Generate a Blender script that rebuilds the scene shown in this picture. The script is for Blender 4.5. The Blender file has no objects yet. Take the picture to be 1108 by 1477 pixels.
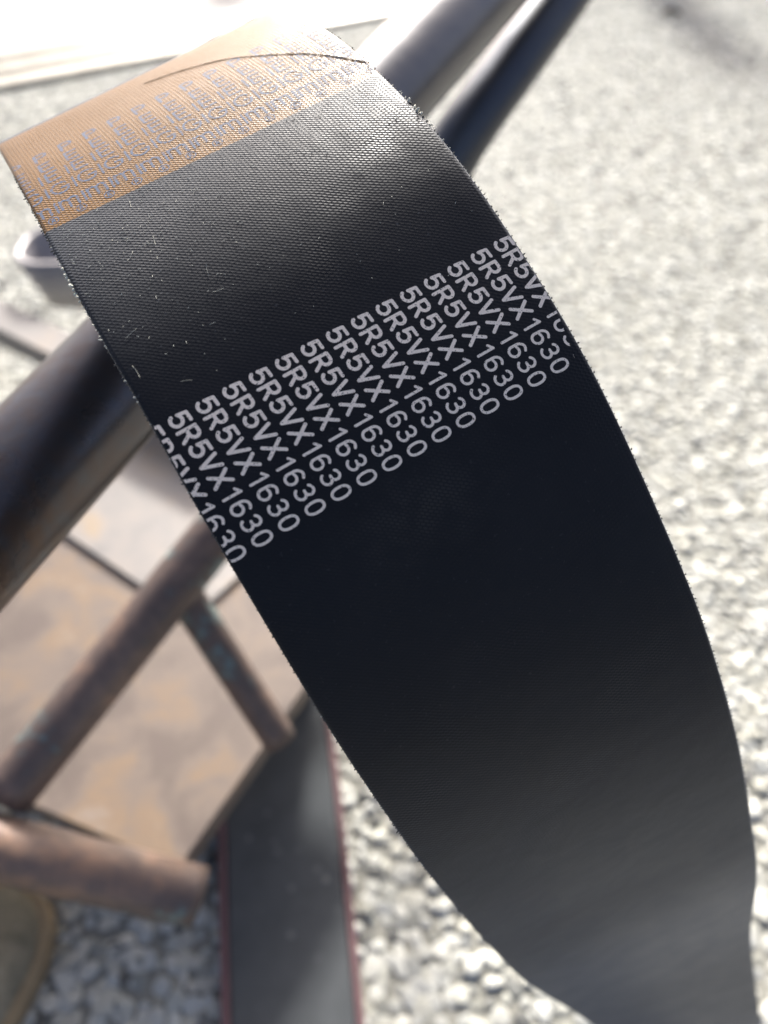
import bpy, math, random
import numpy as np
from mathutils import Vector, Matrix

random.seed(7); rng = np.random.default_rng(7)
scn = bpy.context.scene
col = scn.collection

# ------------------------------------------------------------------ camera
H = 0.72                       # camera height above the pebble floor (m)
PITCH = math.radians(46.0)     # looking down
FPX = 1075.0                   # focal length in pixels of the 1108 x 1477 frame
cam_d = bpy.data.cameras.new('camera'); cam = bpy.data.objects.new('camera', cam_d); col.objects.link(cam)
cam_d.sensor_fit = 'VERTICAL'; cam_d.sensor_height = 36.0; cam_d.lens = 36.0 * FPX / 1477.0
cam_d.clip_start = 0.01; cam_d.clip_end = 200
cam.location = (0, 0, H); cam.rotation_euler = (math.pi / 2 - PITCH, 0, 0)
cam_d.dof.use_dof = True; cam_d.dof.focus_distance = 0.165; cam_d.dof.aperture_fstop = 8.0
scn.camera = cam

# ------------------------------------------------------------------ sky, sun, exposure
SUN_EL, SUN_AZ = math.radians(29), math.radians(1)     # azimuth from +Y towards +X
w = bpy.data.worlds.new('World'); scn.world = w; w.use_nodes = True
nt = w.node_tree; bg = nt.nodes['Background']
sky = nt.nodes.new('ShaderNodeTexSky'); sky.sky_type = 'NISHITA'; sky.sun_disc = False
sky.sun_elevation = SUN_EL; sky.sun_rotation = SUN_AZ; sky.air_density = 0.5; sky.dust_density = 6.0
nt.links.new(sky.outputs[0], bg.inputs[0]); bg.inputs[1].default_value = 0.13
sd = bpy.data.lights.new('sun', 'SUN'); sun = bpy.data.objects.new('sun', sd); col.objects.link(sun)
sd.energy = 3.7; sd.angle = math.radians(7); sd.color = (1.0, 0.975, 0.925)
sdir = Vector((math.sin(SUN_AZ) * math.cos(SUN_EL), math.cos(SUN_AZ) * math.cos(SUN_EL), math.sin(SUN_EL)))
sun.rotation_euler = sdir.to_track_quat('Z', 'Y').to_euler(); sun.location = sdir * 5
scn.view_settings.view_transform = 'Standard'; scn.view_settings.look = 'None'
scn.view_settings.exposure = 1.15; scn.view_settings.gamma = 1.0; scn.view_settings.use_curve_mapping = False
scn.cycles.max_bounces = 8

# ------------------------------------------------------------------ photogrammetry helpers
FW = np.array([0, math.cos(PITCH), -math.sin(PITCH)]); UP = np.array([0, math.sin(PITCH), math.cos(PITCH)]); RT = np.array([1.0, 0, 0])
C0 = np.array([0, 0, H])
def ray(px, py): return FW + RT * (px - 554.0) / FPX - UP * (py - 738.5) / FPX
def P(px, py, d): return C0 + ray(px, py) * d                 # a measured point at depth d
def F(px, py, z=0.0):                                          # a measured point on the level z
    r = ray(px, py); return C0 + r * ((z - H) / r[2])
def proj(p):
    q = np.asarray(p) - C0; z = q @ FW
    return 554 + FPX * (q @ RT) / z, 738.5 - FPX * (q @ UP) / z, z

# ------------------------------------------------------------------ object helpers
def tag(o, label=None, cat=None, group=None, kind=None):
    if label: o['label'] = label
    if cat: o['category'] = cat
    if group: o['group'] = group
    if kind: o['kind'] = kind
    return o
def obj(name, verts, faces, m=None, parent=None, smooth=True):
    me = bpy.data.meshes.new(name); me.from_pydata([tuple(v) for v in verts], [], [tuple(f) for f in faces]); me.update()
    if smooth: me.polygons.foreach_set('use_smooth', [True] * len(me.polygons))
    if m: me.materials.append(m)
    o = bpy.data.objects.new(name, me); col.objects.link(o)
    if parent: o.parent = parent; o.matrix_parent_inverse = Matrix.Translation(-parent.location)
    return o
def empty(name, loc):
    o = bpy.data.objects.new(name, None); o.location = loc; o.empty_display_size = .02; col.objects.link(o); return o
def catmull(pts, n):
    pts = np.asarray(pts, float); out = []
    p = np.vstack([2 * pts[0] - pts[1], pts, 2 * pts[-1] - pts[-2]])
    for i in range(len(pts) - 1):
        a, b, c, d = p[i:i + 4]
        for t in np.linspace(0, 1, n, endpoint=False):
            out.append(.5 * (2 * b + (c - a) * t + (2 * a - 5 * b + 4 * c - d) * t * t + (3 * b - a - 3 * c + d) * t ** 3))
    out.append(pts[-1]); return np.array(out)
def tube_mesh(path, r, seg=32, hollow=0.0, wob=0.0):
    """tube swept on path (Nx3); r scalar or list; hollow = wall thickness for an open end"""
    path = np.asarray(path, float); N = len(path); r = np.broadcast_to(np.asarray(r, float), (N,))
    T = np.gradient(path, axis=0); T /= np.linalg.norm(T, axis=1)[:, None]
    n = np.cross(T[0], [0.13, 0.2, 1.0]); n /= np.linalg.norm(n); V = []; Fc = []
    for i in range(N):
        n = n - T[i] * (n @ T[i]); n /= np.linalg.norm(n); b = np.cross(T[i], n)
        for k in range(seg):
            a = 2 * math.pi * k / seg
            rr = r[i] * (1 + wob * math.sin(3 * a + i * .35) * math.sin(i * .21 + k))
            V.append(path[i] + rr * (math.cos(a) * n + math.sin(a) * b))
    for i in range(N - 1):
        for k in range(seg):
            k2 = (k + 1) % seg; Fc.append((i * seg + k, i * seg + k2, (i + 1) * seg + k2, (i + 1) * seg + k))
    for end, i in ((0, 0), (1, N - 1)):
        if hollow:
            c = path[i]; base = len(V); t = T[i] * (1 if end == 0 else -1)
            ring = [i * seg + k for k in range(seg)]
            for k in range(seg): V.append(c + (V[ring[k]] - c) * (1 - hollow / r[i]))
            for k in range(seg): V.append(V[base + k] + t * min(.08, 4 * r[i]))
            for k in range(seg):
                k2 = (k + 1) % seg
                f1 = (ring[k], ring[k2], base + k2, base + k); f2 = (base + k, base + k2, base + seg + k2, base + seg + k)
                Fc += [f1[::-1], f2[::-1]] if end == 0 else [f1, f2]
            Fc.append(tuple(base + seg + k for k in range(seg)))
        else: Fc.append(tuple(i * seg + k for k in range(seg)))
    return V, Fc
def prism(poly, z0, z1, bev=0.0):
    """vertical prism over a horizontal polygon with a small chamfer at the top"""
    poly = [np.asarray(p, float)[:2] for p in poly]; n = len(poly)
    if sum(poly[i][0] * poly[(i + 1) % n][1] - poly[(i + 1) % n][0] * poly[i][1] for i in range(n)) < 0: poly = poly[::-1]
    c = sum(poly) / n; V = []; Fc = []
    rings = [(poly, z0), (poly, z1 - bev), ([p + (c - p) / np.linalg.norm(c - p) * bev for p in poly], z1)] if bev else [(poly, z0), (poly, z1)]
    for ring, z in rings: V += [(p[0], p[1], z) for p in ring]
    for j in range(len(rings) - 1):
        for k in range(n): Fc.append((j * n + k, j * n + (k + 1) % n, (j + 1) * n + (k + 1) % n, (j + 1) * n + k))
    Fc.append(tuple(range(n))[::-1]); Fc.append(tuple((len(rings) - 1) * n + k for k in range(n)))
    return V, Fc

# ------------------------------------------------------------------ materials
class NT:
    def __init__(s, name):
        s.m = bpy.data.materials.new(name); s.m.use_nodes = True; s.t = s.m.node_tree
        s.b = s.t.nodes['Principled BSDF']; s.out = s.t.nodes['Material Output']
    def n(s, typ, **kw):
        o = s.t.nodes.new(typ)
        for k, v in kw.items(): setattr(o, k, v)
        return o
    def set(s, sock, v):
        if hasattr(v, 'is_linked') or isinstance(v, bpy.types.NodeSocket): s.t.links.new(v, sock)
        else: sock.default_value = v
    def math(s, op, a, b=0.0, c=0.0, clamp=False):
        o = s.n('ShaderNodeMath', operation=op); o.use_clamp = clamp
        for i, v in enumerate((a, b, c)): s.set(o.inputs[i], v)
        return o.outputs[0]
    def noise(s, vec, scale, detail=4.0, rough=.55, dist=0.0):
        o = s.n('ShaderNodeTexNoise'); s.set(o.inputs['Vector'], vec); o.inputs['Scale'].default_value = scale
        o.inputs['Detail'].default_value = detail; o.inputs['Roughness'].default_value = rough; o.inputs['Distortion'].default_value = dist
        return o.outputs[0]
    def ramp(s, f, stops, interp='LINEAR'):
        o = s.n('ShaderNodeValToRGB'); s.set(o.inputs[0], f); e = o.color_ramp.elements; o.color_ramp.interpolation = interp
        while len(e) < len(stops): e.new(.5)
        for el, (p, c) in zip(e, stops): el.position = p; el.color = (*c, 1) if len(c) == 3 else c
        return o.outputs[0]
    def mix(s, f, a, b):
        o = s.n('ShaderNodeMix', data_type='RGBA'); s.set(o.inputs[0], f)
        s.set(o.inputs[6], a if not isinstance(a, tuple) else (*a, 1)); s.set(o.inputs[7], b if not isinstance(b, tuple) else (*b, 1))
        return o.outputs[2]
    def bump(s, h, strength, dist, normal=None):
        o = s.n('ShaderNodeBump'); s.set(o.inputs['Height'], h); o.inputs['Strength'].default_value = strength; o.inputs['Distance'].default_value = dist
        if normal is not None: s.t.links.new(normal, o.inputs['Normal'])
        return o.outputs[0]
    def map(s, f, a, b, c, d):
        o = s.n('ShaderNodeMapRange'); s.set(o.inputs[0], f)
        for i, v in enumerate((a, b, c, d)): o.inputs[i + 1].default_value = v
        return o.outputs[0]
    def P(s, **kw):
        for k, v in kw.items():
            k = k.replace('_', ' ')
            if isinstance(v, tuple) and len(v) == 3: v = (*v, 1)
            s.set(s.b.inputs[k], v)
        return s.m
    def obj_co(s): return s.n('ShaderNodeTexCoord').outputs['Object']
    def uv(s): return s.n('ShaderNodeTexCoord').outputs['UV']

RUB_V = 98.0
def mat_belt():
    m = NT('black rubberised belt fabric'); uv = m.uv()
    sx = m.n('ShaderNodeSeparateXYZ'); m.set(sx.inputs[0], uv); u, v = sx.outputs[0], sx.outputs[1]     # millimetres
    # bias-cut weave: short threads in staggered rows, turned against the belt's axis
    th = math.radians(38.0); c, s_ = math.cos(th), math.sin(th)
    wv = m.noise(uv, .12, 2); wob = m.math('MULTIPLY', m.math('SUBTRACT', wv, .5), .9)
    a = m.math('ADD', m.math('MULTIPLY', u, c), m.math('MULTIPLY', v, s_))
    b = m.math('ADD', m.math('ADD', m.math('MULTIPLY', u, -s_), m.math('MULTIPLY', v, c)), wob)
    rb = m.math('DIVIDE', b, .74); row = m.math('FLOOR', rb); ly = m.math('SUBTRACT', m.math('MULTIPLY', m.math('FRACT', rb), 2.0), 1.0)
    la = m.math('ADD', m.math('DIVIDE', a, 1.22), m.math('MULTIPLY', row, .5))
    lx = m.math('SUBTRACT', m.math('MULTIPLY', m.math('FRACT', la), 2.0), 1.0)
    hy = m.math('SUBTRACT', 1.0, m.math('POWER', m.math('ABSOLUTE', ly), 2.0))
    hx = m.math('SUBTRACT', 1.0, m.math('POWER', m.math('ABSOLUTE', lx), 3.0))
    weave = m.math('MULTIPLY', hx, hy)
    big = m.noise(uv, .05, 3); fine = m.noise(uv, 1.6, 3)
    hgt = m.math('ADD', weave, m.math('MULTIPLY', fine, .6))
    # the fabric is coated flatter further down the belt
    amp = m.math('ADD', m.map(v, 5.0, 40.0, 1.0, .38), m.map(v, -3.0, 1.0, .5, 0.0))
    patch = m.map(m.noise(uv, .035, 2), .52, .66, 0.0, .45)
    # a rubbed spot below the code where the threads stand out, and a pressed fold beside it
    du, dv = m.math('DIVIDE', m.math('ADD', u, 4.0), 17.0), m.math('DIVIDE', m.math('SUBTRACT', v, RUB_V), 9.0)
    rub = m.math('MULTIPLY', m.math('EXPONENT', m.math('MULTIPLY', m.math('ADD', m.math('MULTIPLY', du, du), m.math('MULTIPLY', dv, dv)), -1.0)), m.map(m.noise(uv, .16, 3), .35, .6, .25, 1.0))
    h2 = m.math('MULTIPLY', hgt, m.math('ADD', m.math('ADD', amp, patch), m.math('MULTIPLY', rub, .9)))
    nrm = m.bump(h2, .42, .16e-3)
    nrm = m.bump(big, .25, 1.2e-3, nrm)
    black = m.mix(big, (.0065, .0071, .0092), (.012, .013, .016))
    edge = m.math('ADD', v, m.math('MULTIPLY', m.math('SUBTRACT', m.noise(uv, 1.2, 2), .5), .9))
    isor = m.math('LESS_THAN', edge, 0.0)
    isor2 = m.math('MULTIPLY', isor, m.math('GREATER_THAN', v, -60.0))
    orange = m.mix(m.math('ADD', m.math('MULTIPLY', weave, .6), m.math('MULTIPLY', fine, .3)), (.06, .026, .003), (.34, .150, .008))
    base = m.mix(isor2, black, orange)
    # fine pale dust caught on the threads
    base = m.mix(m.math('MULTIPLY', rub, m.math('MULTIPLY', weave, .10)), base, (.22, .21, .18))
    dust = m.math('MULTIPLY', m.map(m.noise(uv, .9, 2), .66, .72, 0, 1), m.map(v, 0, 60, .5, .06))
    base = m.mix(m.math('MULTIPLY', dust, .55), base, (.35, .36, .36))
    rough = m.math('ADD', m.map(big, .3, .7, .38, .45), m.math('MULTIPLY', isor2, -.03))
    spec = m.math('ADD', .13, m.math('MULTIPLY', isor2, .10))
    return m.P(Base_Color=base, Roughness=rough, Specular_IOR_Level=spec, Normal=nrm, Sheen_Weight=m.math('SUBTRACT', .30, m.math('MULTIPLY', isor2, .22)), Sheen_Roughness=.45, Sheen_Tint=(.82, .89, 1.0))
def mat_ink(name, c, wear=.62, spec=.3, under=(.03, .03, .035)):
    m = NT(name); uv = m.uv()
    f = m.map(m.noise(uv, 1.9, 3, .7), wear, wear + .05, 0, 1)
    g = m.noise(uv, .25, 2)
    base = m.mix(f, m.mix(g, tuple(x * .82 for x in c), c), under)
    return m.P(Base_Color=base, Roughness=.6, Specular_IOR_Level=spec)
def mat_steel(name, base, worn, rust, rough=.32, warm=.5, sc=1.0, y0=None):
    m = NT(name); co = m.obj_co()
    n1 = m.noise(co, 16 * sc, 6, .6, .4); n2 = m.noise(co, 140 * sc, 4, .65); n3 = m.noise(co, 5 * sc, 3)
    c = m.mix(m.map(n1, .42, .62, 0, 1), base, worn)
    rf = m.math('MULTIPLY', m.map(n3, .36, .54, 0, 1), m.map(n2, .35, .6, .2, 1))
    if y0 is not None:
        sp_ = m.n('ShaderNodeSeparateXYZ'); m.set(sp_.inputs[0], co); rf = m.math('MULTIPLY', rf, m.map(sp_.outputs[1], y0, y0 + .12, 1, .05))
    c = m.mix(rf, c, rust) if warm else c
    sc_ = m.n('ShaderNodeTexVoronoi'); m.set(sc_.inputs['Vector'], co); sc_.inputs['Scale'].default_value = 60 * sc
    pit = m.map(sc_.outputs[0], .0, .12, 1, 0)
    h = m.math('ADD', m.math('MULTIPLY', n2, .35), m.math('ADD', n1, m.math('MULTIPLY', pit, -.5)))
    r = m.map(n1, .3, .7, rough - .07, rough + .13)
    return m.P(Base_Color=c, Roughness=r, Metallic=.8, Normal=m.bump(h, .35, 7e-4))
def mat_rust(name, stops, sc=14, rough=.75, fine=.4, metal=0.0):
    m = NT(name); co = m.obj_co()
    n1 = m.noise(co, sc, 6, .6, .6); n2 = m.noise(co, sc * 9, 4, .65)
    f = m.math('ADD', m.math('MULTIPLY', n1, 1 - fine * .5), m.math('MULTIPLY', n2, fine * .5))
    return m.P(Base_Color=m.ramp(f, stops), Roughness=rough, Metallic=metal, Normal=m.bump(n2, .4, 8e-4))

M = {}
M['belt'] = mat_belt()
M['rub'] = NT('black moulded rubber').P(Base_Color=(.012, .012, .014), Roughness=.6)
M['white_ink'] = mat_ink('off white printing ink', (.98, .85, .71), .59)
M['blue_ink'] = mat_ink('grey blue printing ink', (.09, .135, .22), .54, .4, (.20, .08, .01))
mm = NT('lapped seam thread'); M['seam'] = mm.P(Base_Color=(.30, .22, .12), Roughness=.6)
M['fray'] = NT('frayed pale cotton thread').P(Base_Color=(.50, .50, .43), Roughness=.9)
M['fray_dark'] = NT('dark rubber coated thread end').P(Base_Color=(.06, .06, .055), Roughness=.8)
M['pipe'] = mat_steel('worn dark grey steel', (.11, .114, .128), (.16, .158, .163), (.135, .098, .082), .31, .5, 1.0, .16)
M['pipe2'] = mat_steel('dark blue grey steel', (.075, .082, .10), (.10, .105, .115), (.06, .055, .04), .4, 0)
M['rust_tube'] = mat_rust('brown rusted steel with old blue green paint', [(.30, (.18, .25, .25)), (.41, (.16, .21, .205)), (.45, (.12, .09, .08)), (.55, (.19, .135, .11)), (.64, (.31, .195, .135)), (.76, (.38, .31, .27))], 11, .5, .5, .3)
M['rust_plate'] = mat_rust('tan rusted steel sheet', [(.30, (.12, .09, .08)), (.42, (.115, .09, .076)), (.52, (.155, .122, .10)), (.61, (.19, .132, .085)), (.72, (.22, .185, .16))], 16, .6, .35, .15)
M['pale_plate'] = mat_rust('pale grey dusty steel sheet', [(.28, (.14, .132, .128)), (.45, (.205, .192, .182)), (.56, (.235, .212, .193)), (.66, (.28, .215, .145)), (.78, (.25, .24, .233))], 13, .5, .3, .15)
M['grey_paint'] = mat_rust('grey painted sheet metal', [(.3, (.17, .16, .17)), (.5, (.26, .25, .26)), (.7, (.33, .32, .32))], 9, .45, .3, .2)
M['track'] = mat_rust('cream aluminium door track', [(.3, (.32, .30, .25)), (.5, (.42, .40, .34)), (.7, (.48, .46, .41))], 10, .45, .2, .2)
M['sill'] = mat_rust('dark olive sill channel', [(.3, (.05, .045, .03)), (.5, (.09, .08, .055)), (.7, (.13, .12, .09))], 10, .6, .3)  # much darker olive than the rails, so the gaps show as lines
M['strip_edge'] = mat_rust('maroon strip edge', [(.3, (.10, .055, .06)), (.6, (.17, .09, .095)), (.75, (.25, .17, .17))], 30, .8, .5)  # maroon tone for the two long edges of the strip
M['canvas'] = mat_rust('olive canvas', [(.3, (.11, .10, .07)), (.5, (.23, .205, .145)), (.7, (.38, .33, .24))], 20, .9, .6)
M['sole'] = mat_rust('tan gum rubber', [(.3, (.26, .19, .11)), (.6, (.38, .28, .16)), (.8, (.44, .35, .22))], 20, .7, .5)
M['leaf'] = NT('dry brown leaf').P(Base_Color=(.055, .05, .03), Roughness=.8)
M['post'] = NT('grey painted post').P(Base_Color=(.3, .3, .3), Roughness=.5)
def mat_strip():
    m = NT('dusty charcoal rubber'); co = m.obj_co()
    n = m.noise(co, 40, 5); d = m.n('ShaderNodeTexVoronoi'); m.set(d.inputs['Vector'], co); d.inputs['Scale'].default_value = 55
    spot = m.math('MULTIPLY', m.map(d.outputs[0], .10, .24, 1, 0), m.map(m.noise(co, 14, 2), .5, .6, 0, 1))
    b = m.mix(n, (.055, .060, .064), (.105, .112, .116))
    return m.P(Base_Color=m.mix(m.math('MULTIPLY', spot, .5), b, (.26, .27, .26)), Roughness=.85, Specular_IOR_Level=.2, Normal=m.bump(n, .3, .001))
M['strip'] = mat_strip()
def mat_cement():
    m = NT('pale cement'); co = m.obj_co(); n = m.noise(co, 25, 5); n2 = m.noise(co, 260, 4)
    return m.P(Base_Color=m.mix(n, (.20, .195, .165), (.31, .305, .265)), Roughness=.75, Normal=m.bump(n2, .5, .002))
M['cement'] = mat_cement()
def mat_pebble():
    m = NT('washed pebble'); a = m.n('ShaderNodeVertexColor', layer_name='tone'); co = m.obj_co()
    n = m.noise(co, 170, 4)
    return m.P(Base_Color=m.mix(m.map(n, .3, .7, 0, .45), a.outputs[0], (.33, .325, .28)), Roughness=.85, Specular_IOR_Level=.2, Normal=m.bump(n, .3, .001))
M['pebble'] = mat_pebble()
def mat_pave():
    m = NT('pale paving outside'); co = m.obj_co(); n = m.noise(co, 7, 5); n2 = m.noise(co, 90, 4)
    return m.P(Base_Color=m.mix(n, (.27, .27, .26), (.42, .42, .405)), Roughness=.7, Normal=m.bump(n2, .4, .003))
M['pave'] = mat_pave()

# ------------------------------------------------------------------ ground
A1, A2 = F(0, 128), F(580, 18)                                   # the line of the door track on the floor
td = (A2 - A1)[:2]; td /= np.linalg.norm(td); tn = np.array([-td[1], td[0]])     # along / beyond the track
def on_track(s, q, z): p = A1[:2] + td * s + tn * q; return (p[0], p[1], z)
fl = obj('floor', [on_track(-6, -6, 0), on_track(8, -6, 0), on_track(8, -.03, 0), on_track(-6, -.03, 0)], [(0, 1, 2, 3)], M['cement'])
tag(fl, 'pale washed pebble floor in sunlight', kind='structure')
pv = obj('pavement', [on_track(-60, -.028, -.004), on_track(60, -.028, -.004), on_track(60, 120, -.004), on_track(-60, 120, -.004)], [(0, 1, 2, 3)], M['pave'])
tag(pv, 'overexposed pale paving beyond the door track', kind='structure')

def pebble_shape(sub, seed):
    import bmesh
    bm = bmesh.new(); bmesh.ops.create_icosphere(bm, subdivisions=sub, radius=1.0)
    r = random.Random(seed); ax = [Vector((r.gauss(0, 1), r.gauss(0, 1), r.gauss(0, 1))).normalized() for _ in range(4)]
    am = [r.uniform(-.4, .35) for _ in range(4)]
    for v in bm.verts:
        d = v.co.normalized(); v.co = d * (1 + sum(k * (d.dot(x)) ** 2 * (1 if d.dot(x) > 0 else -.6) for x, k in zip(ax, am)))
    V = np.array([v.co[:] for v in bm.verts]); V[:, 2] = np.sign(V[:, 2]) * np.abs(V[:, 2]) ** .45; Fc = np.array([[v.index for v in f.verts] for f in bm.faces]); bm.free(); return V, Fc
hi = [pebble_shape(2, i) for i in range(5)]; lo = [pebble_shape(1, 20 + i) for i in range(5)]
TONES = [((.60, .605, .56), .38), ((.53, .53, .47), .27), ((.46, .465, .43), .15), ((.33, .33, .29), .09), ((.21, .215, .205), .05), ((.08, .085, .09), .06)]
pts = []; y = -.22; iy = 0
while y < 3.75:                                          # chips get sparser and larger only where they are far away
    step = .0118 if y < 1.5 else .0155
    for x in np.arange(-1.75, 1.95, step):
        xx = x + (iy % 2) * step / 2 + rng.uniform(-.4, .4) * step; yy = y + rng.uniform(-.4, .4) * step
        if (np.array([xx, yy]) - A1[:2]) @ tn > -.045: continue
        px, py, z = proj((xx, yy, 0))
        if z > .2 and -70 < px < 1180 and -60 < py < 1560: pts.append((xx, yy, px, py, z))
    y += step; iy += 1
for y in np.arange(-.95, -.05, .0125):                   # the floor just behind the picture's lower edge
    for x in np.arange(-.35, .75, .0125):
        xx, yy = x + rng.uniform(-.5, .5) * .0125, y + rng.uniform(-.5, .5) * .0125; px, py, z = proj((xx, yy, 0))
        if not (z > .2 and -70 < px < 1180 and -60 < py < 1560): pts.append((xx, yy, px, py, 9.0))
def hidden(px, py):          # roughly behind the belt or the plates
    if 40 < py < 1500 and (px - (py - 215) * .57) > 0 and px < 560 + .36 * (py - 100): return True
    return px < 430 and py < 1230
pts.sort(key=lambda t: t[4])
near = []; rest = []
for t in pts:
    inside = 0 < t[2] < 1108 and 0 < t[3] < 1477 and not hidden(t[2], t[3]) and not (310 < t[2] < 530)
    (near if inside and len(near) < 300 else rest).append(t)
mats_t = []
tone_meshes = {}
def tone_mesh(si, ti):
    k = (si, ti)
    if k not in tone_meshes:
        V, Fc = hi[si]; me = bpy.data.meshes.new('pebble'); me.from_pydata(V.tolist(), [], Fc.tolist())
        me.polygons.foreach_set('use_smooth', [True] * len(me.polygons)); me.materials.append(M['pebble'])
        ca = me.color_attributes.new('tone', 'FLOAT_COLOR', 'POINT'); c = TONES[ti][0]
        ca.data.foreach_set('color', np.tile([*c, 1.0], len(V)).astype('f')); tone_meshes[k] = me
    return tone_meshes[k]
wts = np.array([t[1] for t in TONES]); wts /= wts.sum()
for (x, y, *_ ) in near:
    o = bpy.data.objects.new('pebble', tone_mesh(int(rng.integers(5)), int(rng.choice(6, p=wts)))); col.objects.link(o); o.parent = fl
    s = rng.choice([.0044, .0062, .0084], p=[.35, .42, .23]) * rng.uniform(.85, 1.15) * (1.0 if y < 1.5 else 1.3); o.location = (x, y, rng.uniform(.0, .0014)); o.scale = (s * rng.uniform(.95, 1.45), s, min(s * .25, .0015)); o.rotation_euler = (rng.uniform(-.3, .3), rng.uniform(-.3, .3), rng.uniform(0, 6.28))
VV = []; FF = []; CC = []; nv = 0
for (x, y, px, py, z) in rest:
    V, Fc = (hi if z < .62 else lo)[int(rng.integers(5))]
    s = rng.choice([.0044, .0062, .0084], p=[.35, .42, .23]) * rng.uniform(.85, 1.15) * (1.0 if y < 1.5 else 1.3); sc = np.array([s * rng.uniform(.95, 1.45), s, min(s * .25, .0015)]); a = rng.uniform(0, 6.28)
    R = np.array([[math.cos(a), -math.sin(a), 0], [math.sin(a), math.cos(a), 0], [0, 0, 1]])
    VV.append((V * sc) @ R.T + np.array([x, y, rng.uniform(0, .0014)])); FF.append(Fc + nv); nv += len(V)
    c = np.array(TONES[int(rng.choice(6, p=wts))][0]) * rng.uniform(.88, 1.1); CC.append(np.tile([*c, 1.0], (len(V), 1)))
VV = np.vstack(VV); FF = np.vstack(FF); CC = np.vstack(CC)
me = bpy.data.meshes.new('pebble_bed'); me.vertices.add(len(VV)); me.vertices.foreach_set('co', VV.astype('f').ravel())
me.loops.add(FF.size); me.loops.foreach_set('vertex_index', FF.astype('i').ravel()); me.polygons.add(len(FF))
me.polygons.foreach_set('loop_start', np.arange(0, FF.size, 3, dtype='i')); me.update(calc_edges=True)
me.polygons.foreach_set('use_smooth', [True] * len(FF)); me.materials.append(M['pebble'])
ca = me.color_attributes.new('tone', 'FLOAT_COLOR', 'POINT'); ca.data.foreach_set('color', CC.astype('f').ravel())
pb = bpy.data.objects.new('pebble_bed', me); col.objects.link(pb); pb.parent = fl; pb['kind'] = 'stuff'

# door track: a sill with raised rails
tr = empty('door_track', on_track(0, 0, 0)); tag(tr, 'cream metal sliding door track crossing the floor at the top', 'door track')
def rail(name, q0, q1, z0, z1, mk='track'):
    V, Fc = prism([on_track(-3, q0, 0), on_track(4, q0, 0), on_track(4, q1, 0), on_track(-3, q1, 0)], z0, z1, .002)
    obj(name, V, Fc, M[mk], tr, False)
rail('sill', -.029, .36, -.003, .008, 'sill')
for q in (-.025, .115, .255): rail('rail', q, q + .06, .0085, .017)

# two posts of the doorway beyond the picture: their shadows reach into it
def post(x, y, wd, dp, h, lab):
    e = empty('door_post', (x, y, 0)); tag(e, lab, 'post')
    V, Fc = prism([(x - wd / 2, y - dp / 2), (x + wd / 2, y - dp / 2), (x + wd / 2, y + dp / 2), (x - wd / 2, y + dp / 2)], 0, h, .003)
    obj('shaft', V, Fc, M['post'], e, False)
    V, Fc = prism([(x - wd * .8, y - dp * .8), (x + wd * .8, y - dp * .8), (x + wd * .8, y + dp * .8), (x - wd * .8, y + dp * .8)], -.003, .006, .002)
    obj('base_plate', V, Fc, M['post'], e, False)

# ------------------------------------------------------------------ the belt
W = .0872
# measured crosswise lines: left edge pixel, right edge pixel, depth ratio right / left
RUL = [((2, 208), (385, 24), 1.05), ((12, 240), (440, 24), 1.05), ((30, 275), (492, 54), 1.06), ((62, 333), (548, 105), 1.07),
       ((100, 408), (606, 160), 1.08), ((157, 510), (672, 240), 1.10), ((218, 618), (738, 338), 1.12), ((275, 716), (794, 426), 1.11), ((335, 820), (849, 518), 1.10),
       ((400, 930), (903, 629), 1.09), ((490, 1080), (972, 782), 1.06), ((560, 1180), (1012, 886), 1.03), ((612, 1252), (1045, 989), 1.0),
       ((662, 1314), (1069, 1082), .98), ((705, 1364), (1084, 1170), .97), ((760, 1418), (1094, 1265), .97), ((835, 1466), (1085, 1365), 1.0), ((905, 1512), (1098, 1480), 1.02)]
zs_ = np.array([W / np.linalg.norm(k * ray(*b) - ray(*a)) for a, b, k in RUL])
pc = np.array([((a[0] + b[0]) / 2, (a[1] + b[1]) / 2) for a, b, k in RUL]); ps = np.concatenate([[0], np.cumsum(np.hypot(*np.diff(pc, axis=0).T))])
zf = np.exp(np.polyval(np.polyfit(ps[2:16], np.log(zs_[2:16]), 5), ps)); zs_[2:15] = zf[2:15]     # even out the measuring noise
Ls = []; Rs = []
for (a, b, k), z in zip(RUL, zs_):
    ra, rb = ray(*a), ray(*b); Ls.append(C0 + ra * z); Rs.append(C0 + rb * z * k)
Ls = np.array(Ls); Rs = np.array(Rs)
n_front = len(RUL)
mid = (Ls + Rs) / 2; dr = (Rs - Ls) / np.linalg.norm(Rs - Ls, axis=1)[:, None]
back = [(.21, -.04, -.60), (.212, -.02, -.675), (.205, .04, -.700), (.165, .105, -.672), (.065, .165, -.58), (-.005, .218, -.46), (-.04, .25, -.33), (-.056, .257, -.23), (-.064, .243, -.165)]
th0 = math.radians(59.0) - PITCH                                   # the far strand was laid out for a steeper view
def tilt(p): x, y, z = p; return np.array([x, y * math.cos(th0) - z * math.sin(th0), y * math.sin(th0) + z * math.cos(th0)])
bm_ = np.array([C0 + tilt(p) for p in back])
d0, d1 = dr[-1], dr[0]
bd = []
for i in range(len(back)):
    t = (i + 1) / (len(back) + 1); d = d0 * (1 - t) + d1 * t
    d = d * .6 + np.array([.9, .3, .0]) * .4 * (1 - abs(2 * t - 1)) + d * .4 * abs(2 * t - 1); bd.append(d / np.linalg.norm(d))
MID = np.vstack([mid, bm_]); DIR = np.vstack([dr, np.array(bd)])
K = len(MID)
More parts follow.
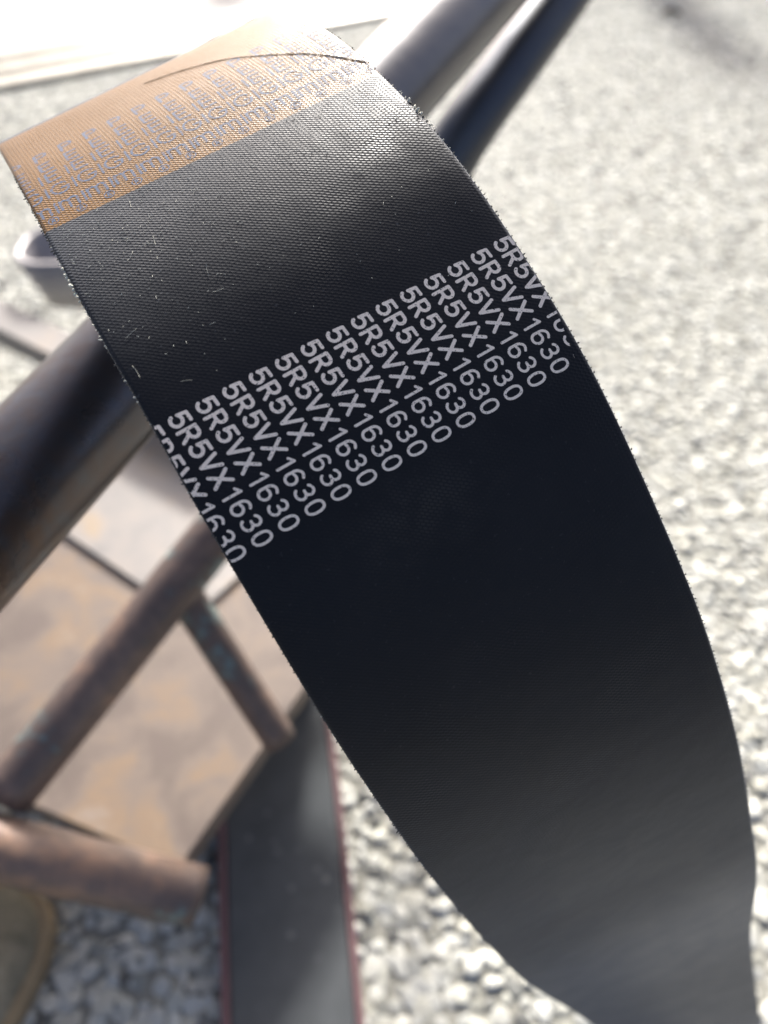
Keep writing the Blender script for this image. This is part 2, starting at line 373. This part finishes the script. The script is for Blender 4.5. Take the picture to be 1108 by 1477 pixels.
def per_cat(A, n=60):
    out = []
    for i in range(K):
        a, b, c, d = (A[(i + j) % K] for j in (-1, 0, 1, 2))
        for t in np.linspace(0, 1, n, endpoint=False):
            out.append(.5 * (2 * b + (c - a) * t + (2 * a - 5 * b + 4 * c - d) * t * t + (3 * b - a - 3 * c + d) * t ** 3))
    return np.array(out)
mc = per_cat(MID); dc = per_cat(DIR)
def arclen(A): return np.concatenate([[0], np.cumsum(np.linalg.norm(np.diff(np.vstack([A, A[:1]]), axis=0), axis=1))])
s = arclen(mc); TOT = s[-1]; NS = 1400
def resample(A, s, tq): return np.array([np.interp(tq, s, np.append(A[:, k], A[0, k])) for k in range(3)]).T
tq = np.linspace(0, TOT, NS, endpoint=False)
mc = resample(mc, s, tq); dc = resample(dc, s, tq)
def gsm(A, sig):
    k = np.arange(-int(3.5 * sig), int(3.5 * sig) + 1); g = np.exp(-k ** 2 / (2 * sig ** 2)); g /= g.sum()
    return sum(wt * np.roll(A, -kk, axis=0) for wt, kk in zip(g, k))
ds = TOT / NS
mc = gsm(mc, .0070 / ds); dc = gsm(dc, .016 / ds); dc /= np.linalg.norm(dc, axis=1)[:, None]
s = arclen(mc); TOT = s[-1]; sv = s[:-1]
tan = np.roll(mc, -1, 0) - np.roll(mc, 1, 0); tan /= np.linalg.norm(tan, axis=1)[:, None]
nor = np.cross(dc, -tan); nor = np.cross(tan, dc); nor /= np.linalg.norm(nor, axis=1)[:, None]
i_txt = np.argmin(np.linalg.norm(mc - mid[7], axis=1))
if nor[i_txt] @ (C0 - mc[i_txt]) < 0: nor = -nor
def vof(i): return sv[np.argmin(np.linalg.norm(mc - mid[i], axis=1))]
V0 = vof(3)                                                        # v = 0 on the lower edge of the orange print
T0, T1 = vof(6) - V0, vof(8) - V0                                  # the printed code lies between these
def S(u, v, h=0.0):
    """point of the belt's outer face: u across from the middle, v along, h above (metres, arrays)"""
    q = np.mod(np.asarray(v) + V0, TOT)
    def I(A): return np.array([np.interp(q, s, np.append(A[:, k], A[0, k])) for k in range(3)]).T
    nn = I(nor)
    return I(mc) + I(dc) * np.asarray(u)[:, None] + nn * np.broadcast_to(np.asarray(h, float), np.shape(u))[:, None]
belt = empty('drive_belt', tuple(S(np.array([0.]), np.array([.06]))[0] * [1, 1, 0]))
tag(belt, 'wide black banded drive belt with orange printed end looped over the grey pipe', 'drive belt')

vgrid = sv - V0
vgrid = np.where(vgrid > TOT * .72, vgrid - TOT, vgrid)
def sweep(name, prof, m, closed_prof=True, mod=None, step=1):
    """prof: (u, h) outline points swept round the loop"""
    idx = np.arange(0, NS, step); n = len(prof); V = []; UV = []
    for j, (u, h) in enumerate(prof):
        hh = np.full(len(idx), h)
        if mod is not None: hh = mod(j, h, sv[idx])
        V.append(mc[idx] + dc[idx] * u + nor[idx] * hh[:, None])
    V = np.stack(V, 1).reshape(-1, 3); L = len(idx); Fc = []; fu = []
    for i in range(L):
        i2 = (i + 1) % L; va = vgrid[idx[i]] * 1000; vb = va + ds * step * 1000
        for j in range(n if closed_prof else n - 1):
            j2 = (j + 1) % n; Fc.append((i * n + j, i * n + j2, i2 * n + j2, i2 * n + j))
            ua, ub = prof[j][0] * 1000, prof[j2][0] * 1000; fu += [(ua, va), (ub, va), (ub, vb), (ua, vb)]
    o = obj(name, V, Fc, m, belt); me = o.data
    ul = me.uv_layers.new(name='UVMap'); ul.data.foreach_set('uv', np.array(fu, 'f').ravel())
    return o
hw = W / 2
prof = [(-hw, -.0022), (-hw + .0001, -.0005), (-hw + .0005, -.0001)] + [(u, 0.0) for u in np.linspace(-hw + .0012, hw - .0012, 21)] + [(hw - .0005, -.0001), (hw - .0001, -.0005), (hw, -.0022), (hw - .0006, -.0026), (0, -.0026), (-hw + .0006, -.0026)]
sweep('outer_cover', prof, M['belt'])
for r in range(5):
    c = (r - 2) * .0171
    tp = [(c - .0078, -.0024), (c + .0078, -.0024), (c + .0050, -.0120), (c - .0050, -.0120)]
    def cog(j, h, vv): return np.where((np.mod(vv, .010) < .0035) & (j >= 2), -.0085, h) * np.ones(len(vv))
    sweep('rib', tp, M['rub'], True, cog, 2)

# ---- lettering drawn with strokes, filled by marching squares
def arc(cx, cy, rx, ry, a0, a1, n=14, p=1.0):
    out = []
    for t in np.linspace(math.radians(a0), math.radians(a1), n):
        c_, s_ = math.cos(t), math.sin(t); out.append((cx + rx * math.copysign(abs(c_) ** p, c_), cy + ry * math.copysign(abs(s_) ** p, s_)))
    return out
GL = {'5': [[(.60, 1), (.13, 1), (.08, .53)] + arc(.33, .33, .32, .31, 142, -150, 18)],
      'R': [[(.05, 0), (.05, 1), (.36, 1)] + arc(.38, .74, .26, .26, 80, -80, 10) + [(.34, .48), (.05, .48)], [(.36, .48), (.66, 0)]],
      'V': [[(0, 1), (.34, 0), (.68, 1)]], 'X': [[(0, 0), (.66, 1)], [(0, 1), (.66, 0)]],
      '1': [[(.02, .80), (.28, 1), (.28, 0)]],
      '6': [[(.58, .90)] + arc(.36, .62, .30, .38, 60, 175, 10) + arc(.34, .30, .29, .30, 170, 480, 22)],
      '3': [arc(.31, .75, .26, .25, 150, -75, 14) + [(.24, .53)], [(.24, .53)] + arc(.31, .265, .30, .265, 75, -155, 16)],
      '0': [arc(.33, .5, .29, .5, 0, 360, 34, .85)],
      'P': [[(.05, 0), (.05, 1), (.36, 1)] + arc(.38, .74, .24, .26, 80, -80, 10) + [(.05, .48)]],
      'E': [[(.58, 1), (.05, 1), (.05, 0), (.58, 0)], [(.05, .52), (.50, .52)]],
      'G': [arc(.36, .5, .33, .5, 45, 320, 20) + [(.66, .45), (.40, .45)]],
      'I': [[(.1, 0), (.1, 1)]],
      'm': [[(.0, 0), (.0, 1)], arc(.2, .72, .2, .27, 180, 0, 9) + [(.4, 0)], [(.4, .72)] + arc(.6, .72, .2, .27, 180, 0, 9) + [(.8, 0)]],
      '®': [arc(.5, .5, .5, .5, 0, 360, 24), [(.36, .25), (.36, .75), (.55, .75), (.62, .62), (.55, .5), (.36, .5)], [(.5, .5), (.64, .25)]]}
def fill(strokes, cell):
    """strokes: list of (polyline, half width) -> polygons of the union"""
    seg = []; hwid = []
    for pl, hwd in strokes:
        for a, b in zip(pl[:-1], pl[1:]): seg.append((*a, *b)); hwid.append(hwd)
    seg = np.array(seg); hwid = np.array(hwid); mx = hwid.max() + 2 * cell
    x0, y0 = min(seg[:, 0].min(), seg[:, 2].min()) - mx, min(seg[:, 1].min(), seg[:, 3].min()) - mx
    x1, y1 = max(seg[:, 0].max(), seg[:, 2].max()) + mx, max(seg[:, 1].max(), seg[:, 3].max()) + mx
    X, Y = np.meshgrid(np.arange(x0, x1, cell), np.arange(y0, y1, cell), indexing='ij'); D = np.full(X.shape, 1.0)
    for (ax, ay, bx, by), h_ in zip(seg, hwid):
        dx, dy = bx - ax, by - ay; t = np.clip(((X - ax) * dx + (Y - ay) * dy) / (dx * dx + dy * dy + 1e-18), 0, 1)
        D = np.minimum(D, np.hypot(X - ax - t * dx, Y - ay - t * dy) - h_)
    verts = []; key = {}; polys = []
    def vid(k, x, y):
        if k not in key: key[k] = len(verts); verts.append((x, y))
        return key[k]
    ins = D < 0
    any_ = ins[:-1, :-1] | ins[1:, :-1] | ins[1:, 1:] | ins[:-1, 1:]
    for i, j in zip(*np.nonzero(any_)):
        cs = [(i, j), (i + 1, j), (i + 1, j + 1), (i, j + 1)]; poly = []
        for q in range(4):
            a, b = cs[q], cs[(q + 1) % 4]; da, db = D[a], D[b]
            if da < 0: poly.append(vid(a, X[a], Y[a]))
            if (da < 0) != (db < 0):
                k = (min(a, b), max(a, b)); t = da / (da - db); poly.append(vid(k, X[a] + (X[b] - X[a]) * t, Y[a] + (Y[b] - Y[a]) * t))
        if len(poly) > 2: polys.append(poly)
    return np.array(verts), polys
def print_obj(name, uvh, polys, m, h, keep=None):
    u, v = uvh[:, 0], uvh[:, 1]
    if keep is not None: ok = keep(u, v); polys = [p for p in polys if all(ok[k] for k in p)]
    if not polys: return None
    used = sorted({k for p in polys for k in p}); re_ = {k: i for i, k in enumerate(used)}
    V = S(u[used], v[used], h); polys = [[re_[k] for k in p] for p in polys]
    o = obj(name, V, polys, m, belt, False); ul = o.data.uv_layers.new(name='UVMap')
    ul.data.foreach_set('uv', np.array([(u[used[k]] * 1000, v[used[k]] * 1000) for p in polys for k in p], 'f').ravel())
    return o
CODE = '5R5VX1630'; CAP = .00385; TL = T1 - T0
adv = {'5': .88, 'R': .93, 'V': .93, 'X': .98, '1': .66, '6': .92, '3': .90, '0': .92}
tot = sum(adv[c] for c in CODE) + .08 - .2
k_ = TL / tot; st = []; x = 0.0
for i, ch in enumerate(CODE):
    if i == 5: x += .08
    for pl in GL[ch]: st.append(([((x + .03 + px * .96) * k_, py * CAP) for px, py in pl], .00038 if i < 5 else .00030))
    x += adv[ch]
tv, tp = fill(st, .00013)
PITCH_ROW = .00606
for r in range(15):
    u0 = hw - .0050 - r * PITCH_ROW
    sk = .0028
    uu = u0 + tv[:, 1] + sk * tv[:, 0] / TL; v_ = T0 + tv[:, 0]
    fr = np.clip((tv[:, 0] / TL - .60) / .4, 0, 1)
    lim = hw - .0006 - .0022 * fr
    cond = (uu < lim) & (uu > -hw + .0004)
    print_obj('printed_code', np.stack([uu, v_], 1), tp, M['white_ink'], .00003, lambda a, b, c=cond: c)
# the blue grey print on the orange end, in columns across the belt
col_st = []
def put(ch, cx, cy, wdt, hgt, hwid):                     # glyph box centred at (cx across, cy along), upright towards the crest
    mxx = {'m': .8, '®': 1.0, 'I': .2}.get(ch, .66)
    for pl in GL[ch]: col_st.append(([(cx + (px / mxx - .5) * wdt, cy - (py - .5) * hgt) for px, py in pl], hwid))
put('I', -.0026, -.0064, .0006, .0040, .00030); put('m', .0006, -.0064, .0042, .0034, .00032); put('®', .0024, -.0026, .0024, .0024, .00015)
put('G', .0003, -.0136, .0044, .0046, .00032); put('I', -.0029, -.0136, .0006, .0046, .00028)
put('E', .0004, -.0202, .0038, .0044, .00032); put('I', -.0028, -.0202, .0006, .0044, .00028)
put('E', .0002, -.0266, .0036, .0044, .00034); put('P', .0002, -.0336, .0034, .0048, .00038)
lv, lp = fill(col_st, .00017)
for r in range(13):
    u0 = hw - .0035 - r * .00690
    uu = u0 + lv[:, 0]; v_ = lv[:, 1]; cond = (np.abs(uu) < hw - .0006)
    print_obj('printed_mark', np.stack([uu, v_], 1), lp, M['blue_ink'], .00003, lambda a, b, c=cond: c)
# lapped seam: a raised line running slantwise across the print
GU, GV = np.meshgrid(np.linspace(-hw, hw, 90), np.linspace(-.05, .06, 160), indexing='ij')
GP = S(GU.ravel(), GV.ravel()); q_ = GP - C0; zz = q_ @ FW; gx = 554 + FPX * (q_ @ RT) / zz; gy = 738.5 - FPX * (q_ @ UP) / zz
face = np.einsum('ij,ij->i', S(GU.ravel(), GV.ravel(), .001) - GP, C0 - GP) > 0
def inv(px, py):
    d = np.where(face, (gx - px) ** 2 + (gy - py) ** 2, 1e9); k = np.argmin(d); return GU.ravel()[k], GV.ravel()[k]
sp = catmull([(*inv(*p), 0) for p in ((205, 120), (262, 103), (320, 88), (380, 80), (450, 78), (543, 80))], 12)
V = S(sp[:, 0], sp[:, 1], .0001); o_v, o_f = tube_mesh(V, .00008, 6); obj('seam', o_v, o_f, M['seam'], belt)
# frayed thread ends along the two cut edges
def fray(name, side, v0, v1, n, mfun, amp):
    Vs, Fs = {0: [], 1: []}, {0: [], 1: []}
    for i in range(n):
        v = v0 + (v1 - v0) * (i + rng.uniform(-.3, .3)) / n; k = mfun(v, side)
        a = amp(v); ln = rng.uniform(.3, 1.0) * a; r0 = rng.uniform(.10, .2) * 1e-3 * (1 + 1.0 * (a > .0006))
        b = S(np.array([side * (hw - .0002)]), np.array([v]), -.0003)[0]
        o_ = S(np.array([side * (hw + .001)]), np.array([v + rng.uniform(-.0006, .0006)]), rng.uniform(-.0008, .0009))[0] - b
        o_ /= np.linalg.norm(o_); p1 = b + o_ * ln * .6; p2 = b + o_ * ln + rng.normal(0, .12e-3, 3)
        tv_, tf_ = tube_mesh([b, p1, p2], [r0, r0 * 1.15, r0 * .5], 5); base = len(Vs[k]); Vs[k] += tv_; Fs[k] += [tuple(x + base for x in f) for f in tf_]
    for k in (0, 1):
        if Vs[k]: o = obj(name, Vs[k], Fs[k], M['fray'] if k else M['fray_dark'], belt); o['kind'] = 'stuff'
vl = vof(14) - V0
def gate(v, side):
    if side < 0: p = .85 if .010 < v < .034 else .35 if v < .06 else .12
    else: p = .55 if -.01 < v < .03 else .16
    return 1 if rng.random() < p else 0
def ampf(v): return .0009 if .012 < v < .024 else .00055 if v < .05 else .00036
fray('frayed_edge', -1, -.03, vl, 260, gate, ampf); fray('frayed_edge', 1, -.03, vl, 190, gate, ampf)
# lint on the cloth
LV, LF = [], []
for i in range(300):
    v = abs(rng.normal(.006, .022)) ; u = rng.uniform(-hw + .002, hw - .002)
    if rng.random() < .5: u = rng.uniform(-hw + .002, -.005)
    a = rng.uniform(0, 6.28); ln = rng.choice([.0003, .0005, .0025], p=[.6, .34, .06]) * rng.uniform(.6, 1.3); r0 = .00006 if ln < .001 else .000035
    tt = np.linspace(-.5, .5, 4); bend = rng.uniform(-.3, .3)
    pu = u + ln * (tt * math.cos(a) - bend * tt ** 2 * math.sin(a)); pvv = v + ln * (tt * math.sin(a) + bend * tt ** 2 * math.cos(a))
    V, Fc = tube_mesh(S(pu, pvv, .00014), r0, 4); b0 = len(LV); LV += V; LF += [tuple(x + b0 for x in f) for f in Fc]
ol = obj('lint', LV, LF, M['fray'], belt); ol['kind'] = 'stuff'

# ------------------------------------------------------------------ the pipe the belt hangs on
PD = .0424
pa, pb_ = P(129, 593, .256), P(606, 81, .357)
pdir = pb_ - pa; pdir /= np.linalg.norm(pdir)
def pp(t): return pa + pdir * t
zl = pp(-.45)[2]
path = [np.array([*pp(-.45)[:2], z]) for z in (0, .15, zl - .08)] + [pp(-.44) - [0, 0, .035], pp(-.41) - [0, 0, .008]] + [pp(t) for t in np.linspace(-.37, .62, 50)]
V, Fc = tube_mesh(path, PD / 2, 48, .003)
rk = empty('pipe_rail', (*pp(0)[:2], 0)); tag(rk, 'thick dark grey steel pipe carrying the black belt', 'pipe')
obj('pipe', V, Fc, M['pipe'], rk)
for t in (-.45,):
    c = pp(t); ring = [(c[0] + .045 * math.cos(a), c[1] + .045 * math.sin(a)) for a in np.linspace(0, 2 * math.pi, 24, endpoint=False)]
    V, Fc = prism(ring, 0, .012, .002); obj('foot_flange', V, Fc, M['pipe'], rk, False)

# ------------------------------------------------------------------ the thinner pipe behind it, bending down behind the belt
pth = catmull([P(900, -140, .50), P(812, -8, .475), P(735, 100, .46), P(662, 205, .455), P(625, 290, .475), P(608, 400, .54), F(600, 560)], 10)
b2 = empty('brace_pipe', tuple(F(600, 560))); tag(b2, 'thinner dark steel pipe running behind the thick pipe at upper right', 'pipe')
V, Fc = tube_mesh(pth, .0172, 32); obj('pipe', V, Fc, M['pipe2'], b2)

# ------------------------------------------------------------------ rusty tubular frame
fr = empty('tube_frame', tuple(F(150, 1150))); tag(fr, 'rusty brown tube frame with traces of blue green paint at lower left', 'frame')
V, Fc = tube_mesh(catmull([P(420, 640, .52), P(300, 785, .505), P(150, 972, .485), P(8, 1148, .465)], 8), .0172, 28, 0, .004); obj('upper_tube', V, Fc, M['rust_tube'], fr)
V, Fc = tube_mesh(catmull([P(262, 850, .512), P(330, 955, .53), P(404, 1068, .548)], 8), .0125, 24, .002, .004); obj('strut', V, Fc, M['rust_tube'], fr)
V, Fc = tube_mesh(catmull([P(-140, 1180, .44), P(0, 1222, .452), P(140, 1258, .466), P(286, 1293, .482)], 8), .0185, 28, .0025, .004); obj('lower_tube', V, Fc, M['rust_tube'], fr)
V, Fc = tube_mesh(catmull([P(-60, 1205, .445), P(-90, 1260, .52), P(-120, 1330, .60)], 6), .0165, 20); obj('leg', V, Fc, M['rust_tube'], fr)

# ------------------------------------------------------------------ rusty sheet and the paler sheet on it
ZP = .145
e1, e2, e3 = F(445, 985, ZP), F(258, 1254, ZP), F(40, 1158, ZP)
dA = e1 - e2; dB = e3 - e2
far = e2 + dA * 4.0
V, Fc = prism([e2, e2 + dA * 1.65, e2 + dA * 1.65 + dB * 3.4, e2 + dB * 3.4], ZP - .020, ZP, .0015)
ob = empty('rusty_sheet', tuple(e2 * [1, 1, 0])); tag(ob, 'flat tan rusted steel sheet below the tube frame', 'metal sheet')
obj('sheet', V, Fc, M['rust_plate'], ob, False)
for p in (e2 + dA * .5 + dB * .5, e2 + dA * 1.5 + dB * .5, e2 + dA * .5 + dB * 2.6, e2 + dA * 1.5 + dB * 2.6):
    V, Fc = prism([(p[0] - .015, p[1] - .015), (p[0] + .015, p[1] - .015), (p[0] + .015, p[1] + .015), (p[0] - .015, p[1] + .015)], 0, ZP - .0205); obj('leg', V, Fc, M['rust_tube'], ob, False)
g1, g2 = F(60, 742, ZP + .012), F(214, 846, ZP + .012)
gd = g2 - g1; gn = np.array([-gd[1], gd[0], 0]); gn *= 1 if gn[1] > 0 else -1
V, Fc = prism([g1 - gd * 1.2, g2 + gd * .35, g2 + gd * .35 + gn * 1.5, g1 - gd * 1.2 + gn * 1.5], ZP + .0005, ZP + .0055, .001)
o = obj('pale_sheet', V, Fc, M['pale_plate'], None, False); tag(o, 'pale grey stained steel sheet lying on the rusted sheet', 'metal sheet')
# grey flat bar
z2 = .20
h1, h2 = F(-60, 405, z2), F(240, 545, z2)
hd = h2 - h1; hd /= np.linalg.norm(hd); hn = np.array([-hd[1], hd[0], 0])
V, Fc = prism([h1 - hd * .2, h2 + hd * .1, h2 + hd * .1 - hn * .045, h1 - hd * .2 - hn * .045], z2 - .03, z2, .004)
o = obj('flat_bar', V, Fc, M['pale_plate'], None, False); tag(o, 'pale grey bar with a bright upper edge left of the belt', 'bar')
# grey tray with a rounded corner
def rounded(c, ax, ay, a, b, r, n=8):
    out = []
    for sx, sy, a0 in ((1, 1, 0), (-1, 1, 90), (-1, -1, 180), (1, -1, 270)):
        for t in np.linspace(a0, a0 + 90, n):
            x = sx * (a - r) + r * math.cos(math.radians(t)); y = sy * (b - r) + r * math.sin(math.radians(t)); out.append(c + ax * x + ay * y)
    return out
z3 = .24
tc = F(8, 382, z3); ax = np.array([1.0, .05, 0]); ax /= np.linalg.norm(ax); ay = np.array([-ax[1], ax[0], 0])
cen = tc + ax * .10 + ay * .055
Vt = []; Ft = []; rings = []
for off, z in ((-.020, z3 - .075), (0, z3), (-.0015, z3 + .0015), (-.0085, z3 + .0015), (-.010, z3 - .002), (-.028, z3 - .070)):
    ring = rounded(cen, ax, ay, .10 + off, .06 + off, .045 + off * .8); rings.append(len(Vt)); Vt += [(p[0], p[1], z) for p in ring]
nr = 32
for j in range(len(rings) - 1):
    for k in range(nr): Ft.append((rings[j] + k, rings[j] + (k + 1) % nr, rings[j + 1] + (k + 1) % nr, rings[j + 1] + k))
Ft.append(tuple(rings[0] + k for k in range(nr))[::-1]); Ft.append(tuple(rings[-1] + k for k in range(nr)))
o = obj('metal_tray', Vt, Ft, M['grey_paint']); tag(o, 'grey metal tray with rounded corner and dark inside, half hidden behind the belt', 'tray')

# ------------------------------------------------------------------ charcoal strip lying on the floor
sl = [(300, 900), (313, 1060), (316, 1200), (318, 1340), (321, 1480), (326, 1640)]; sr = [(455, 900), (480, 1060), (497, 1200), (511, 1340), (525, 1480), (540, 1640)]
zs = .016
Lp = catmull([F(*p, zs) for p in sl], 10); Rp = catmull([F(*p, zs) for p in sr], 10)
def ribbon(name, A, B, z0, z1, m, parent, bev=.002):
    V = []; Fc = []
    for a, b in zip(A, B):
        d = (b - a)[:2] / np.linalg.norm((b - a)[:2]) * bev
        V += [(a[0], a[1], z0), (a[0], a[1], z1 - bev), (a[0] + d[0], a[1] + d[1], z1), (b[0] - d[0], b[1] - d[1], z1), (b[0], b[1], z1 - bev), (b[0], b[1], z0)]
    for i in range(len(A) - 1):
        for j in range(6): Fc.append((i * 6 + j, (i + 1) * 6 + j, (i + 1) * 6 + (j + 1) % 6, i * 6 + (j + 1) % 6))
    Fc += [tuple(range(6)), tuple((len(A) - 1) * 6 + j for j in range(6))[::-1]]
    return obj(name, V, Fc, m, parent, False)
stp = empty('rubber_strip', tuple(F(420, 1300))); tag(stp, 'charcoal rubber strip with maroon edges lying on the pebbles', 'rubber strip')
e_ = (Rp - Lp); e_ /= np.linalg.norm(e_, axis=1)[:, None]
ribbon('strip', Lp + e_ * .006, Rp - e_ * .006, .006, zs, M['strip'], stp)
ribbon('edge_band', Lp - e_ * .001, Lp + e_ * .0058, .005, zs + .0012, M['strip_edge'], stp, .0015)  # narrow maroon band on each long edge
ribbon('edge_band', Rp - e_ * .0058, Rp + e_ * .001, .005, zs + .0012, M['strip_edge'], stp, .0015)

# ------------------------------------------------------------------ olive shoe
toe = F(26, 1282, .02); sx_ = np.array([.22, .975, 0]); sx_ /= np.linalg.norm(sx_); sy_ = np.array([sx_[1], -sx_[0], 0])
sh = empty('canvas_shoe', tuple(toe * [1, 1, 0])); tag(sh, 'olive canvas shoe with tan rubber sole at the lower left corner', 'shoe')
ts = np.concatenate([np.linspace(0, .06, 10), np.linspace(.08, .28, 14)])
def halfw(t): return .047 * math.sqrt(max(0, 1 - (1 - min(t, .06) / .06) ** 2)) * (1 - .16 * math.exp(-((t - .16) / .05) ** 2)) * (1 if t < .235 else math.sqrt(max(.001, 1 - ((t - .235) / .047) ** 2)))
def top(t): return .030 + .035 * (min(t, .09) / .09) ** .6 + (.03 * min(1, (t - .09) / .1) if t > .09 else 0)
def shoe_ring(t, prof): return [toe * [1, 1, 0] - sx_ * t + sy_ * x + np.array([0, 0, z]) for x, z in prof]
V = []; Fc = []; n = 17
for t in ts:
    hwid = max(halfw(t), .002); tt = top(t)
    V += shoe_ring(t, [(hwid * math.copysign(abs(math.cos(a)) ** .8, math.cos(a)) * (1 - .12 * math.sin(a)), .018 + (tt - .018) * math.sin(a) ** .9) for a in np.linspace(0, math.pi, n)])
for i in range(len(ts) - 1):
    for j in range(n - 1): Fc.append((i * n + j, i * n + j + 1, (i + 1) * n + j + 1, (i + 1) * n + j))
Fc += [tuple(range(n)), tuple((len(ts) - 1) * n + j for j in range(n))[::-1]]
obj('upper', V, Fc, M['canvas'], sh)
V = []; Fc = []
for t in ts:
    hwid = max(halfw(t), .002) + .005; V += shoe_ring(t - (.005 if t < .03 else 0), [(hwid, .003), (hwid, .021), (hwid - .003, .024), (-hwid + .003, .024), (-hwid, .021), (-hwid, .003)])
for i in range(len(ts) - 1):
    for j in range(6): Fc.append((i * 6 + j, i * 6 + (j + 1) % 6, (i + 1) * 6 + (j + 1) % 6, (i + 1) * 6 + j))
Fc += [tuple(range(6)), tuple((len(ts) - 1) * 6 + j for j in range(6))[::-1]]
obj('sole', V, Fc, M['sole'], sh, False)
for i in range(4):
    t = .105 + i * .022; pth = [toe * [1, 1, 0] - sx_ * (t + .004 * math.sin(x * 60)) + sy_ * x + np.array([0, 0, top(t) + .003 - x * x * 9]) for x in np.linspace(-.024, .024, 9)]
    V, Fc = tube_mesh(pth, .0028, 8); obj('lace', V, Fc, M['sole'], sh)

# a dry leaf on the far floor
lc = F(968, 24); V = []; Fc = []
for i in range(9):
    t = i / 8; wl = .016 * math.sin(math.pi * min(1, t * .96 + .03)) ** .8
    for j in range(5):
        q = (j - 2) / 2; V.append((lc[0] - .035 + .07 * t, lc[1] + q * wl + .006 * math.sin(t * 4), .004 + .012 * q * q + .008 * math.sin(t * 3) + .0012 * (j % 2)))
for i in range(8):
    for j in range(4): Fc.append((i * 5 + j, (i + 1) * 5 + j, (i + 1) * 5 + j + 1, i * 5 + j + 1))
lf = obj('dry_leaf', V, Fc, M['leaf']); tag(lf, 'small dark dry leaf on the bright floor near the top right', 'leaf')
lf.modifiers.new('thickness', 'SOLIDIFY').thickness = .0008
# door posts standing beyond the top of the picture
post(-.62, 4.6, .20, .08, .66, 'slim grey door post beyond the door track, left of the other post')
post(1.16, 4.6, .22, .08, 1.15, 'tall grey door post beyond the door track, at the right')

if __name__ == '__main__':
    print('BELT total %.3f T0 %.4f T1 %.4f peb %d near %d' % (TOT, T0, T1, len(rest), len(near)))
